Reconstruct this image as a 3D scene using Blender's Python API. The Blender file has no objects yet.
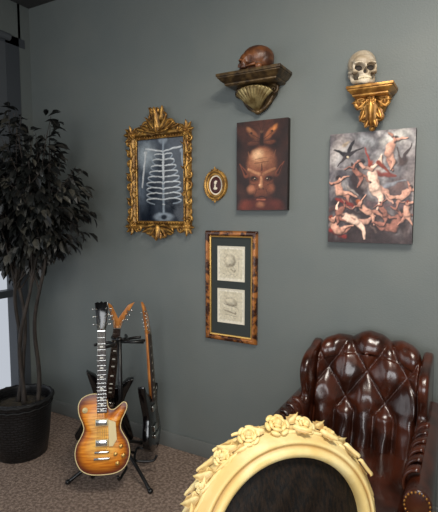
import bpy, math, random
from mathutils import Vector, Matrix, noise
random.seed(7)
rnd=random.random
pi=math.pi
sc=bpy.context.scene
sc.view_settings.view_transform='Standard'
sc.view_settings.look='None'

def s2l(c):
    return tuple(((x/255.)/12.92 if x/255.<=0.04045 else (((x/255.)+.055)/1.055)**2.4) for x in c)

# ------------------------------------------------------------ materials
def mat(name,col,rough=.5,metal=0.,col2=None,nscale=8.,bump=0.,bscale=40.,coat=0.,spec=.5,dirt=None,attr=None,sheen=0.,stretch=None,lo=.4,hi=.6):
    m=bpy.data.materials.new(name); m.use_nodes=True
    nt=m.node_tree; b=nt.nodes['Principled BSDF']; L=nt.links
    b.inputs['Roughness'].default_value=rough; b.inputs['Metallic'].default_value=metal
    b.inputs['Coat Weight'].default_value=coat; b.inputs['Coat Roughness'].default_value=.12
    b.inputs['Specular IOR Level'].default_value=spec
    if sheen: b.inputs['Sheen Weight'].default_value=sheen
    tc=nt.nodes.new('ShaderNodeTexCoord'); src=tc.outputs['Object']
    if stretch:
        mp=nt.nodes.new('ShaderNodeMapping'); mp.inputs['Scale'].default_value=stretch
        L.new(src,mp.inputs['Vector']); src=mp.outputs['Vector']
    c=s2l(col)+(1,)
    b.inputs['Base Color'].default_value=c
    out=None
    if attr:
        a=nt.nodes.new('ShaderNodeAttribute'); a.attribute_name=attr; out=a.outputs['Color']
    if col2:
        n=nt.nodes.new('ShaderNodeTexNoise'); n.inputs['Scale'].default_value=nscale; n.inputs['Detail'].default_value=5
        L.new(src,n.inputs['Vector'])
        r=nt.nodes.new('ShaderNodeValToRGB'); r.color_ramp.elements[0].position=lo; r.color_ramp.elements[1].position=hi
        r.color_ramp.elements[0].color=c; r.color_ramp.elements[1].color=s2l(col2)+(1,)
        L.new(n.outputs['Fac'],r.inputs['Fac']); 
        if out:
            mx=nt.nodes.new('ShaderNodeMix'); mx.data_type='RGBA'; mx.blend_type='MULTIPLY'; mx.inputs[0].default_value=1
            L.new(out,mx.inputs[6]); L.new(r.outputs['Color'],mx.inputs[7]); out=mx.outputs[2]
        else: out=r.outputs['Color']
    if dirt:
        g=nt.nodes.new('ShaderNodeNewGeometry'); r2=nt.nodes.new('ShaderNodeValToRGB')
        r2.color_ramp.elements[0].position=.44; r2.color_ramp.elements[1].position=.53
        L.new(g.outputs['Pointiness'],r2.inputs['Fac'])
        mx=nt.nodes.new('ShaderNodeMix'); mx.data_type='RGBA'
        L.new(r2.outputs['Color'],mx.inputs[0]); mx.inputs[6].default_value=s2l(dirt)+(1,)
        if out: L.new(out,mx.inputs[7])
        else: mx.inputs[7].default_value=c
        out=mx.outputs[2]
    if out: L.new(out,b.inputs['Base Color'])
    if bump:
        n=nt.nodes.new('ShaderNodeTexNoise'); n.inputs['Scale'].default_value=bscale; n.inputs['Detail'].default_value=4
        L.new(src,n.inputs['Vector'])
        bp=nt.nodes.new('ShaderNodeBump'); bp.inputs['Strength'].default_value=bump; bp.inputs['Distance'].default_value=.01
        L.new(n.outputs['Fac'],bp.inputs['Height']); L.new(bp.outputs['Normal'],b.inputs['Normal'])
    return m

M_wall=mat('wall_paint',(111,116,113),.5,col2=(107,113,111),nscale=3,bump=.12,bscale=120,spec=.35)
M_ceil=mat('ceiling_paint',(60,60,60),.9)
M_base=mat('baseboard_paint',(110,113,110),.45)
M_carpet=mat('carpet_loop',(112,94,82),.95,col2=(160,139,124),nscale=60,bump=.8,bscale=130,lo=.40,hi=.62)
M_dark=mat('dark_metal_frame',(66,70,75),.5)
M_blind=mat('blind_fabric',(80,84,88),.8)
M_leather=mat('oxblood_leather',(72,33,19),.26,col2=(42,18,10),nscale=9,bump=.06,bscale=160,coat=.4)
M_wood=mat('dark_turned_wood',(50,24,14),.3,col2=(30,14,8),stretch=(1,1,.2))
M_brass=mat('brass_nail',(190,140,70),.3,1.)
M_blackmetal=mat('black_steel',(14,14,15),.35)
M_rubber=mat('black_rubber',(12,12,12),.7)
M_blackgloss=mat('black_lacquer',(8,8,9),.15,coat=.4)
M_chrome=mat('chrome',(210,210,205),.15,1.)
M_cream=mat('cream_binding',(226,205,150),.4)
M_rosewood=mat('rosewood',(46,26,18),.4,col2=(30,17,12),nscale=20,stretch=(3,3,.3))
M_maple=mat('natural_wood',(206,136,66),.3,col2=(160,94,42),nscale=14,stretch=(4,4,.5),coat=.3)
M_mahog=mat('mahogany',(110,46,22),.25,coat=.4)
M_pearl=mat('pearl',(225,222,210),.3)
M_burst=mat('sunburst_top',(255,255,255),.34,attr='Col',col2=(212,188,156),nscale=16,coat=.12,stretch=(.5,1,5),spec=.35)
M_string=mat('steel_string',(190,185,170),.3,1.)
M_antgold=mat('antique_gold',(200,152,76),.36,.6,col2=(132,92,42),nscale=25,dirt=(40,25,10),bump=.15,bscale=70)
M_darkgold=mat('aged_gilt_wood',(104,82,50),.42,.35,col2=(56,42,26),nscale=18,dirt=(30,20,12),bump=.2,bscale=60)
M_giltshell=mat('aged_gilt_shell',(150,134,90),.45,.4,col2=(104,86,50),nscale=22,dirt=(40,28,14))
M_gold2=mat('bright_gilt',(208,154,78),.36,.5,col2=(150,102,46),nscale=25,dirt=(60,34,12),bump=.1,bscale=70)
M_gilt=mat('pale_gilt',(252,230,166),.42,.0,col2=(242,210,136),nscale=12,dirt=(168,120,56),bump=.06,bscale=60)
M_velvet=mat('black_velvet',(12,9,7),.62,col2=(34,23,14),nscale=18,stretch=(7,7,1.2),bump=.15,bscale=30,spec=.3)
M_bone=mat('bone',(214,200,178),.5,col2=(176,158,132),nscale=16,dirt=(90,72,52),bump=.1)
M_bonebrown=mat('brown_resin',(126,76,42),.42,col2=(70,40,24),nscale=16,dirt=(26,14,8),bump=.2,coat=.05)
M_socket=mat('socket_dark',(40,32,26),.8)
M_teeth=mat('teeth',(220,206,176),.35)
M_art=mat('painted_canvas',(255,255,255),.42,attr='Col',bump=.12,bscale=300)
M_artgloss=mat('glazed_print',(255,255,255),.1,attr='Col')
M_canvasedge=mat('canvas_edge',(30,20,16),.7)
M_matgreen=mat('mat_board',(46,52,50),.8)
M_whitepaper=mat('paper_border',(222,214,194),.8)
M_tort=mat('tortoise_gilt_frame',(176,110,52),.25,.3,col2=(64,32,15),nscale=22,coat=.4,lo=.42,hi=.55)
M_goldlip=mat('gold_lip',(214,172,96),.3,.7)
M_leaf=mat('ficus_leaf',(28,30,28),.42,col2=(14,15,15),nscale=6,spec=.45)
M_leaf2=mat('ficus_leaf_dry',(66,64,56),.5,col2=(34,33,30),nscale=6)
M_bark=mat('ficus_bark',(56,48,42),.8,col2=(36,31,27),nscale=20,stretch=(3,3,.5),bump=.3)
M_soil=mat('moss_fill',(40,34,26),1,col2=(60,52,36),nscale=50,bump=.6)
M_red=mat('cameo_red',(64,18,16),.35)
M_ivory=mat('cameo_ivory',(226,214,192),.4)

def weave():
    m=mat('black_wicker',(26,25,26),.4); nt=m.node_tree; b=nt.nodes['Principled BSDF']
    tc=nt.nodes.new('ShaderNodeTexCoord'); w=nt.nodes.new('ShaderNodeTexBrick')
    w.inputs['Scale'].default_value=1; w.inputs['Brick Width'].default_value=.045; w.inputs['Row Height'].default_value=.016
    w.inputs['Mortar Size'].default_value=.004; w.inputs['Color1'].default_value=(.008,.008,.009,1); w.inputs['Color2'].default_value=(.014,.013,.014,1); w.inputs['Mortar'].default_value=(.002,.002,.002,1)
    nt.links.new(tc.outputs['UV'],w.inputs['Vector']); nt.links.new(w.outputs['Color'],b.inputs['Base Color'])
    bp=nt.nodes.new('ShaderNodeBump'); bp.inputs['Strength'].default_value=.8; bp.inputs['Distance'].default_value=.01; bp.invert=True
    nt.links.new(w.outputs['Fac'],bp.inputs['Height']); nt.links.new(bp.outputs['Normal'],b.inputs['Normal'])
    return m
M_wicker=weave()

# ------------------------------------------------------------ mesh builder
def empty(name,loc=(0,0,0),rot=(0,0,0)):
    e=bpy.data.objects.new(name,None); sc.collection.objects.link(e); e.location=loc; e.rotation_euler=rot; e.empty_display_size=.1
    return e
def emptyM(name,M):
    e=empty(name); e.matrix_world=M; return e
I4=Matrix.Identity(4)
def T(x,y,z): return Matrix.Translation((x,y,z))
def RX(a): return Matrix.Rotation(a,4,'X')
def RY(a): return Matrix.Rotation(a,4,'Y')
def RZ(a): return Matrix.Rotation(a,4,'Z')
def S(x,y,z): return Matrix.Diagonal((x,y,z,1))

class MB:
    def __init__(s): s.v=[]; s.f=[]; s.c=None
    def add(s,vs,fs,M=I4):
        o=len(s.v); s.v+= [M@Vector(p) for p in vs]; s.f+= [tuple(i+o for i in f) for f in fs]
    def box(s,c,d,M=I4):
        x,y,z=d[0]/2,d[1]/2,d[2]/2
        vs=[(c[0]+a*x,c[1]+b*y,c[2]+e*z) for a in(-1,1) for b in(-1,1) for e in(-1,1)]
        s.add(vs,[(0,1,3,2),(4,6,7,5),(0,4,5,1),(2,3,7,6),(0,2,6,4),(1,5,7,3)],M)
    def sphere(s,c,r,seg=16,rings=10,M=I4):
        if not hasattr(r,'__len__'): r=(r,r,r)
        vs=[(c[0],c[1],c[2]+r[2])]
        for i in range(1,rings):
            t=pi*i/rings
            for j in range(seg):
                a=2*pi*j/seg; vs.append((c[0]+r[0]*math.sin(t)*math.cos(a),c[1]+r[1]*math.sin(t)*math.sin(a),c[2]+r[2]*math.cos(t)))
        vs.append((c[0],c[1],c[2]-r[2])); n=len(vs)-1; fs=[]
        for j in range(seg):
            k=(j+1)%seg; fs.append((0,1+j,1+k)); fs.append((n,n-seg+k,n-seg+j))
            for i in range(rings-2):
                a=1+i*seg; fs.append((a+j,a+seg+j,a+seg+k,a+k))
        s.add(vs,fs,M)
    def lathe(s,prof,seg=32,M=I4,cap=True):
        vs=[];fs=[]
        for r,z in prof:
            for j in range(seg):
                a=2*pi*j/seg; vs.append((r*math.cos(a),r*math.sin(a),z))
        for i in range(len(prof)-1):
            for j in range(seg):
                k=(j+1)%seg; fs.append((i*seg+j,i*seg+k,(i+1)*seg+k,(i+1)*seg+j))
        if cap:
            fs.append(tuple(range(seg-1,-1,-1))); fs.append(tuple((len(prof)-1)*seg+j for j in range(seg)))
        s.add(vs,fs,M)
    def tube(s,pts,rad,seg=10,M=I4,flat=1.,closed=False):
        pts=[Vector(p) for p in pts]; n=len(pts)
        if not hasattr(rad,'__len__'): rad=[rad]*n
        vs=[];fs=[]; up=None
        for i in range(n):
            if closed: t=pts[(i+1)%n]-pts[i-1]
            else: t=pts[min(i+1,n-1)]-pts[max(i-1,0)]
            if t.length<1e-9: t=Vector((0,0,1))
            t.normalize()
            if up is None:
                up=Vector((0,1,0)) if abs(t.y)<.9 else Vector((1,0,0))
            up=(up-t*up.dot(t)); up.normalize(); w=t.cross(up)
            for j in range(seg):
                a=2*pi*j/seg; vs.append(pts[i]+up*(math.cos(a)*rad[i]*flat)+w*(math.sin(a)*rad[i]))
        m=n if closed else n-1
        for i in range(m):
            o=i*seg; q=((i+1)%n)*seg
            for j in range(seg):
                k=(j+1)%seg; fs.append((o+j,o+k,q+k,q+j))
        if not closed:
            fs.append(tuple(range(seg-1,-1,-1))); fs.append(tuple((n-1)*seg+j for j in range(seg)))
        s.add(vs,fs,M)
    def prism(s,out,y0,y1,M=I4):   # outline in xz, extruded along y
        n=len(out); vs=[(a,y0,b) for a,b in out]+[(a,y1,b) for a,b in out]
        fs=[tuple(range(n)),tuple(range(2*n-1,n-1,-1))]
        for i in range(n):
            k=(i+1)%n; fs.append((i,i+n,k+n,k))
        s.add(vs,fs,M)
    def rectframe(s,a,b,prof,M=I4):  # prof (offset outward, y)
        vs=[];fs=[];n=len(prof)
        for o,y in prof:
            vs+=[(-a-o,y,-b-o),(a+o,y,-b-o),(a+o,y,b+o),(-a-o,y,b+o)]
        for i in range(n-1):
            for j in range(4):
                k=(j+1)%4; fs.append((i*4+j,i*4+k,(i+1)*4+k,(i+1)*4+j))
        s.add(vs,fs,M)
    def ovalframe(s,a,b,prof,seg=64,M=I4):
        vs=[];fs=[];n=len(prof)
        for o,y in prof:
            for j in range(seg):
                t=2*pi*j/seg; vs.append(((a+o)*math.cos(t),y,(b+o)*math.sin(t)))
        for i in range(n-1):
            for j in range(seg):
                k=(j+1)%seg; fs.append((i*seg+j,i*seg+k,(i+1)*seg+k,(i+1)*seg+j))
        s.add(vs,fs,M)
    def leaf(s,M,L=.06,W=.03,H=.012,curl=.3,lobes=3,n=9):
        # carved acanthus-type leaf, lies in xy, +z is outward, length along x
        vs=[];fs=[]; m=6
        for i in range(n+1):
            t=i/n; w=W*.5*(math.sin(pi*min(1,t**.75*1.0))**.7 if 0<t<1 else .05)*(1+.18*math.cos(2*pi*lobes*t))
            for j in range(m+1):
                q=(j/m-.5)*2
                z=H*(1-q*q)*.9+H*.35*math.cos(q*pi*2)+curl*L*(t**3)*.4 - (0 if 0<t<1 else H*.3)
                vs.append((t*L,q*w,z))
        for i in range(n):
            for j in range(m):
                a=i*(m+1)+j; fs.append((a,a+m+1,a+m+2,a+1))
        s.add(vs,fs,M)
    def rose(s,M,r=.02):
        s.sphere((0,0,r*.35),(r*.35,r*.35,r*.4),10,8,M)
        for ring,(n,rr,pr,h,tilt) in enumerate([(3,.28,.34,.35,.9),(5,.55,.42,.22,.6),(6,.85,.45,.08,.3)]):
            for i in range(n):
                a=2*pi*i/n+ring*.5
                s.sphere((0,0,0),(r*pr*.55,r*pr,r*.16),10,6,M@RZ(a)@T(r*rr,0,r*h)@RY(-tilt))
    def scroll(s,M,r=.03,w=.008,turns=1.4,tail=.06,taper=.45,flat=1.,seg=8):
        pts=[];rad=[]
        n=int(22*turns)
        for i in range(n+1):
            t=i/n; a=t*turns*2*pi; rr=r*(.12+.88*t); pts.append((rr*math.cos(a),-.5*w*(1-t),rr*math.sin(a))); rad.append(w*(taper+(1-taper)*t))
        a=turns*2*pi; d=Vector((-math.sin(a),0,math.cos(a))); p=Vector(pts[-1]); nrm=Vector((math.cos(a),0,math.sin(a)))
        for i in range(1,9):
            t=i/8; pts.append(tuple(p+d*tail*t+nrm*tail*.35*t*t)); rad.append(w*(1-.75*t))
        s.tube(pts,rad,seg,M,flat)
    def obj(s,name,parent,mt,smooth=True,bevel=0,sub=0,loc=None,segs=2):
        me=bpy.data.meshes.new(name); me.from_pydata([tuple(p) for p in s.v],[],s.f); me.update()
        o=bpy.data.objects.new(name,me); sc.collection.objects.link(o); me.materials.append(mt)
        import bmesh
        bm=bmesh.new(); bm.from_mesh(me); bmesh.ops.recalc_face_normals(bm,faces=bm.faces); bm.to_mesh(me); bm.free()
        if s.c:
            ca=me.color_attributes.new('Col','FLOAT_COLOR','POINT')
            for i,c in enumerate(s.c): ca.data[i].color=(c[0],c[1],c[2],1)
        if smooth:
            for p in me.polygons: p.use_smooth=True
        if bevel:
            b=o.modifiers.new('b','BEVEL'); b.width=bevel; b.segments=segs; b.limit_method='ANGLE'; b.angle_limit=math.radians(35)
            for p in me.polygons: p.use_smooth=True
            b.harden_normals=False
        if sub:
            m=o.modifiers.new('s','SUBSURF'); m.levels=sub; m.render_levels=sub
        if parent: o.parent=parent
        if loc: o.location=loc
        return o

def catmull(pts,k=6,closed=True):
    n=len(pts); out=[]
    rng=range(n) if closed else range(n-1)
    for i in rng:
        if closed: p0,p1,p2,p3=pts[i-1],pts[i],pts[(i+1)%n],pts[(i+2)%n]
        else: p0,p1,p2,p3=pts[max(i-1,0)],pts[i],pts[i+1],pts[min(i+2,n-1)]
        for j in range(k):
            t=j/k
            out.append(tuple(.5*((2*p1[d])+(-p0[d]+p2[d])*t+(2*p0[d]-5*p1[d]+4*p2[d]-p3[d])*t*t+(-p0[d]+3*p1[d]-3*p2[d]+p3[d])*t**3) for d in range(len(p1))))
    if not closed: out.append(tuple(pts[-1]))
    return out
def sbox(name,c,d,mt,parent=None,bevel=0):
    m=MB(); m.box(c,d); return m.obj(name,parent,mt,smooth=False,bevel=bevel)

# ------------------------------------------------------------ room shell
XL=-2.93; XR=1.9; YF=-4.6; H=3.02
sbox('floor',((XL+XR)/2,YF/2,-.05),(XR-XL+.3,-YF+.3,.1),M_carpet)
sbox('ceiling',((XL+XR)/2,YF/2,H+.05),(XR-XL+.3,-YF+.3,.1),M_ceil)
sbox('wall_back',((XL+XR)/2,.06,H/2),(XR-XL+.3,.12,H),M_wall)
sbox('wall_right',(XR+.06,YF/2,H/2),(.12,-YF,H),M_wall)
wf=MB()
wf.box(((XL+XR)/2,YF-.06,.3),(XR-XL+.3,.12,.6)); wf.box(((XL+XR)/2,YF-.06,2.86),(XR-XL+.3,.12,.32))
wf.box((XL+.2,YF-.06,1.6),(.5,.12,2.3)); wf.box((XR-.2,YF-.06,1.6),(.5,.12,2.3))
wf.obj('wall_front',None,M_wall,smooth=False)
m=MB()
for x in (-2.45,-1.1,.2,1.45): m.box((x,YF-.06,1.65),(.06,.08,2.1))
m.box((-.5,YF-.06,.63),(4.0,.1,.06)); m.box((-.5,YF-.06,2.67),(4.0,.1,.06))
m.obj('window_2',None,M_dark,smooth=False)
m=MB(); m.box((XL-.06,-.05,H/2),(.12,.10,H)); m.box((XL-.06,-2.4,2.9),(.12,4.64,.24)); m.box((XL-.06,-2.4,.06),(.12,4.64,.12)); m.box((XL-.06,-4.4,1.5),(.12,.4,2.8))
m.obj('wall_left',None,M_wall,smooth=False)
m=MB()
for y in (-.155,-1.3,-2.6,-4.15): m.box((XL-.04,y,1.45),(.09,.11,2.66))
m.box((XL-.04,-2.1,.15),(.09,4.1,.06)); m.box((XL-.04,-2.1,2.75),(.09,4.1,.06)); m.box((XL-.04,-2.1,.95),(.07,4.1,.05))
win=empty('window_1'); m.obj('window_frame',win,M_dark,smooth=False)
m=MB(); m.box((XL-.0,-.72,2.02),(.006,1.10,1.5)); m.tube([(XL+.01,-.18,2.76),(XL+.01,-1.26,2.76)],.025,12); m.box((XL,-.72,1.27),(.014,1.10,.025))
m.obj('roller_blind',win,M_blind,smooth=False)
sbox('baseboard_back',((XL+XR)/2,-.006,.05),(XR-XL,.012,.10),M_base,bevel=.003)

# ------------------------------------------------------------ art painting helper
def sm(a,b,x):
    t=max(0,min(1,(x-a)/(b-a))); return t*t*(3-2*t)
def picture(name,parent,w,h,nx,nz,bg,items,mt,y=0,loc=(0,0,0),tex=.12,warp=0.,wf=7.):
    mb=MB(); mb.c=[]; asp=h/w
    its=[]
    for it in items:
        if it[0]=='e':
            _,cx,cy,rx,ry,rot,col,soft=it; its.append(('e',cx,cy*asp,rx,ry,math.cos(rot),math.sin(rot),s2l(col),soft))
        else:
            _,x0,y0,x1,y1,r0,r1,col,soft=it; its.append(('c',x0,y0*asp,x1,y1*asp,r0,r1,s2l(col),soft))
    for j in range(nz+1):
        for i in range(nx+1):
            u=i/nx; v=j/nz; x=u; z=v*asp
            mb.v.append(Vector((loc[0]+(u-.5)*w,loc[1]+y,loc[2]+(v-.5)*h)))
            c=list(s2l(bg(u,v)))
            if warp:
                q=Vector((x*wf,z*wf,0)); x+=warp*(noise.noise(q)+.5*noise.noise(q*2.3)); z+=warp*(noise.noise(q+Vector((9,4,3)))+.5*noise.noise(q*2.3+Vector((3,8,1))))
            for it in its:
                if it[0]=='e':
                    dx=x-it[1]; dz=z-it[2]
                    ex=(dx*it[5]+dz*it[6])/it[3]; ez=(-dx*it[6]+dz*it[5])/it[4]; d=ex*ex+ez*ez
                    if d>=1: continue
                    d=math.sqrt(d); al=1-sm(1-it[8],1,d); sh=1.05-.45*ex*.6+.35*ez-.25*d*d
                    col=it[7]
                else:
                    ax,az,bx,bz=it[1],it[2],it[3],it[4]
                    px,pz=x-ax,z-az; qx,qz=bx-ax,bz-az; t=max(0,min(1,(px*qx+pz*qz)/(qx*qx+qz*qz+1e-9)))
                    r=it[5]+(it[6]-it[5])*t; ddx=px-qx*t; ddz=pz-qz*t; d=math.sqrt(ddx*ddx+ddz*ddz)/r
                    if d>=1: continue
                    al=1-sm(1-it[8],1,d); sh=1.05-.35*ddx/r+.4*ddz/r-.35*d*d; col=it[7]
                for k in range(3): c[k]=c[k]*(1-al)+max(0,col[k]*sh)*al
            n=1+tex*2*noise.noise(Vector((u*14,v*14*asp,3.1)))+tex*1.5*noise.noise(Vector((u*40,v*40*asp,7)))
            mb.c.append([max(0,q*n) for q in c])
    for j in range(nz):
        for i in range(nx):
            a=j*(nx+1)+i; mb.f.append((a,a+1,a+nx+2,a+nx+1))
    o=mb.obj(name,parent,mt,smooth=False)
    return o

def mixc(a,b,t): return tuple(a[i]*(1-t)+b[i]*t for i in range(3))

# ------------------------------------------------------------ canvas 1 (demon portrait)
e=empty('demon_portrait_canvas',(-1.048,-.002,1.79))
W1,H1=.305,.487
m=MB(); m.box((0,-.017,0),(W1,.034,H1)); m.obj('stretched_canvas',e,M_canvasedge,smooth=False,bevel=.002)
def bg1(u,v):
    n=noise.noise(Vector((u*4,v*6,0)))
    return tuple(max(0,k) for k in mixc((26,14,12),(84,46,34),max(0,min(1,.25+.6*n+.5*(1-abs(u-.5)*2)*v))))
dk=(20,11,9); mdk=(70,38,27); br=(130,78,54); lt=(180,124,88); hl=(224,180,138)
it1=[('e',.5,.80,.30,.18,0,(80,47,36),.9),
 ('e',.32,.86,.20,.085,-.75,(118,70,46),.5),('e',.26,.90,.11,.05,-.9,(156,102,64),.8),('e',.34,.755,.15,.06,.1,(86,48,34),.5),
 ('e',.68,.86,.20,.085,.75,(138,80,48),.5),('e',.74,.90,.12,.055,.9,(190,118,64),.8),('e',.66,.755,.15,.06,-.1,(98,54,36),.5),
 ('e',.30,.87,.035,.03,0,(40,22,17),.6),('e',.70,.87,.035,.03,0,(44,24,18),.6),
 ('c',.46,.80,.22,.88,.010,.006,(54,30,22),.8),('c',.54,.80,.78,.88,.010,.006,(54,30,22),.8),('c',.44,.77,.24,.78,.010,.006,(46,25,19),.8),('c',.56,.77,.76,.78,.010,.006,(46,25,19),.8),
 ('c',.5,.73,.5,.87,.055,.03,(38,22,18),.5),('e',.5,.87,.045,.035,0,(100,66,46),.6),('c',.49,.89,.44,.96,.008,.005,(56,34,26),.6),('c',.51,.89,.56,.96,.008,.005,(56,34,26),.6),
 ('e',.5,.0,.55,.30,0,(74,29,22),.5),('e',.2,.05,.2,.16,.3,(108,46,32),.8),('e',.8,.05,.2,.16,-.3,(84,34,25),.8),
 ('c',.29,.58,.23,.66,.03,.008,(124,82,58),.5),('c',.71,.58,.77,.66,.03,.008,(104,66,46),.5),
 ('c',.20,.40,.07,.53,.065,.012,(120,64,43),.4),('c',.80,.40,.93,.53,.065,.012,(100,52,36),.4),('c',.19,.41,.11,.49,.03,.01,(58,27,20),.6),('c',.81,.41,.89,.49,.03,.01,(50,24,18),.6),
 ('e',.5,.50,.34,.38,0,br,.3),('e',.5,.31,.27,.34,0,(118,66,46),.35),
 ('e',.48,.57,.28,.23,0,lt,.95),('e',.43,.62,.17,.14,.2,hl,.95),
 ('c',.36,.53,.64,.54,.012,.012,(98,60,42),.9),('c',.38,.575,.60,.585,.010,.010,(126,82,58),.9),
 ('c',.5,.52,.5,.45,.012,.03,mdk,.8),
 ('c',.24,.46,.46,.405,.034,.044,lt,.7),('c',.76,.46,.54,.405,.034,.044,(150,98,68),.7),
 ('e',.355,.355,.125,.075,-.15,dk,.7),('e',.645,.355,.125,.075,.15,dk,.7),
 ('e',.37,.345,.055,.034,-.1,(104,58,38),.4),('e',.63,.345,.055,.034,.1,(94,52,36),.4),('e',.375,.348,.026,.026,0,(8,5,4),.3),('e',.625,.348,.026,.026,0,(8,5,4),.3),('e',.367,.357,.010,.010,0,(250,230,200),.5),('e',.617,.357,.010,.010,0,(250,230,200),.5),
 ('c',.26,.30,.38,.285,.012,.012,mdk,.9),('c',.74,.30,.62,.285,.012,.012,mdk,.9),
 ('e',.30,.235,.12,.12,0,(176,112,80),.95),('e',.70,.235,.11,.12,0,(136,80,56),.95),
 ('c',.5,.37,.5,.27,.034,.06,lt,.7),('e',.47,.28,.035,.03,0,hl,.9),('e',.455,.24,.022,.014,0,dk,.7),('e',.545,.24,.022,.014,0,dk,.7),
 ('c',.41,.235,.36,.16,.012,.012,mdk,.95),('c',.59,.235,.64,.16,.012,.012,mdk,.95),
 ('c',.39,.142,.5,.155,.012,.014,(44,20,16),.7),('c',.5,.155,.61,.142,.014,.012,(44,20,16),.7),('c',.42,.118,.58,.118,.020,.020,(150,84,62),.8),
 ('e',.49,.06,.13,.08,0,(152,96,68),.9)]
picture('painting_surface',e,W1,H1,120,190,bg1,it1,M_art,y=-.0348,tex=.14,warp=.012,wf=6)

# ------------------------------------------------------------ canvas 2 (witches)
e=empty('baroque_figures_canvas',(-.469,-.002,1.653))
W2,H2=.402,.542
m=MB(); m.box((0,-.017,0),(W2,.034,H2)); m.obj('stretched_canvas',e,M_canvasedge,smooth=False,bevel=.002)
def bg2(u,v):
    wx=u+.16*noise.noise(Vector((u*3,v*3,1))); wy=v+.16*noise.noise(Vector((u*3,v*3,8)))
    n=noise.noise(Vector((wx*4,wy*5,5)))+.6*noise.noise(Vector((wx*10,wy*11,2)))+.4*noise.noise(Vector((wx*24,wy*26,4)))
    lite=sm(.25,.95,.55*v+.35*u+.25)
    base=mixc((52,48,56),(184,178,176),max(0,min(1,.36+.85*n)))
    n2=noise.noise(Vector((wx*5,wy*4,12)))
    base=mixc(base,(196,160,140),max(0,min(.6,.8*n2)))
    base=mixc(base,(188,180,172),.30*lite)
    dark=sm(.60,.05,v+.12*math.sin(u*7+1)+.25*n); return mixc(base,(44,28,28),dark*.85)
fl=(248,208,184); fs=(218,162,138); fd=(160,104,88); bk=(30,26,32); hr=(124,48,30); hb=(44,30,28)
A2=H2/W2
def fig(x,y,rot,s,tone,arms=((.9,.3),(-.9,-.5)),legs=((-.25,-.5),(.35,.7)),hair=hr):
    out=[]; k=s
    def P(x0,y0,a,l): return (x0+math.sin(a)*l, y0+math.cos(a)*l)
    def cap(p,q,r0,r1,c):
        out.append(('c',p[0]+.008,p[1]/A2-.008,q[0]+.008,q[1]/A2-.008,r0*1.3+.006,r1*1.3+.006,(46,30,32),.9)); out.append(('c',p[0],p[1]/A2,q[0],q[1]/A2,r0*1.1,r1*1.15,c,.45))
    y*=A2; hip=(x,y); ch=P(x,y,rot,.12*k); nk=P(*ch,rot+.2,.045*k); dkr=mixc(tone,fd,.55)
    for i,(a1,a2) in enumerate(legs):
        kn=P(*hip,rot+pi+a1,.12*k); ft=P(*kn,rot+pi+a1+a2,.11*k); cap(hip,kn,.046*k,.028*k,tone if i else dkr); cap(kn,ft,.027*k,.010*k,tone if i else dkr)
    cap(hip,ch,.050*k,.048*k,tone)
    wst=P(*hip,rot,.06*k); out.append(('e',wst[0]+.03*k,wst[1]/A2,.02*k,.04*k,-rot,dkr,.9))
    hd=P(*nk,rot+.25,.030*k); out.append(('e',hd[0]-.014*k,hd[1]/A2+.012*k,.050*k,.038*k,rot,hair,.6)); out.append(('e',hd[0]+.006*k,hd[1]/A2-.004*k,.024*k,.028*k,0,tone,.5))
    for i,(a1,a2) in enumerate(arms):
        el=P(*nk,rot+a1,.080*k); hn=P(*el,rot+a1+a2,.075*k); cap(nk,el,.021*k,.016*k,dkr if i else tone); cap(el,hn,.016*k,.008*k,dkr if i else tone)
    return out
it2=[('e',.15,.62,.28,.2,.4,(70,64,70),.95),('e',.85,.50,.2,.16,.2,(104,78,74),.95),('e',.10,.35,.22,.2,0,(44,34,38),.9),('e',.78,.92,.25,.12,.3,(206,200,190),.95),('e',.45,.92,.2,.10,-.3,(150,150,152),.95),
 ('c',.05,.86,.22,.80,.015,.05,bk,.5),('c',.22,.80,.30,.94,.045,.010,bk,.5),('c',.22,.80,.12,.72,.04,.010,(60,50,52),.5),('c',.22,.80,.40,.86,.03,.01,(44,36,40),.5),('e',.2,.90,.08,.03,.5,(170,150,128),.7),('e',.24,.79,.02,.02,0,(210,190,160),.5),
 ('c',.40,.74,.30,.60,.03,.05,bk,.7),('c',.30,.60,.38,.46,.05,.07,(46,32,34),.7),('c',.60,.62,.80,.60,.05,.02,(120,52,44),.7),
 ('c',.02,.70,.30,.66,.04,.02,(132,122,122),.9),('c',.5,.36,.95,.32,.05,.04,(96,74,76),.9),('c',.0,.30,.3,.36,.05,.03,(84,58,56),.9),('c',.6,.48,.9,.56,.04,.02,(140,140,146),.9)]
it2+=fig(.70,.80,.5,.95,fs,((.6,.8),(-1.0,-.6)),((-.6,-.4),(-1.1,.9)),hb)
it2+=[('e',.86,.72,.09,.06,.4,(70,52,50),.6),('c',.88,.74,.97,.86,.025,.01,(60,46,46),.6),('c',.84,.74,.80,.84,.02,.008,(76,60,56),.6),('c',.50,.70,.42,.86,.03,.012,(150,56,44),.8)]
it2+=fig(.14,.46,-.25,.9,fs,((1.3,.4),(-1.6,.5)),((-.8,.9),(-1.3,.6)),hb)
it2+=[('c',.10,.40,.30,.34,.03,.05,(130,42,36),.8),('c',.24,.52,.34,.44,.03,.02,(150,138,130),.9)]
it2+=fig(.55,.50,-.15,1.35,fl,((1.0,-.7),(-1.1,.5)),((-1.0,.6),(-.45,.9)),hr)
it2+=[('c',.60,.72,.72,.62,.03,.012,hr,.6),('c',.42,.42,.36,.30,.04,.03,bk,.7)]
it2+=fig(.36,.62,-.6,.7,fd,((1.2,.3),(-.9,-.6)),((-.6,.5),(.2,.7)),hb)
it2+=fig(.86,.42,.9,.75,fs,((.8,.5),(-1.1,-.4)),((-.5,-.4),(.5,.7)),hb)
it2+=fig(.34,.20,-1.2,1.15,fl,((.5,.9),(-.9,-.6)),((-.3,-.6),(.4,.7)),hr)
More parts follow.
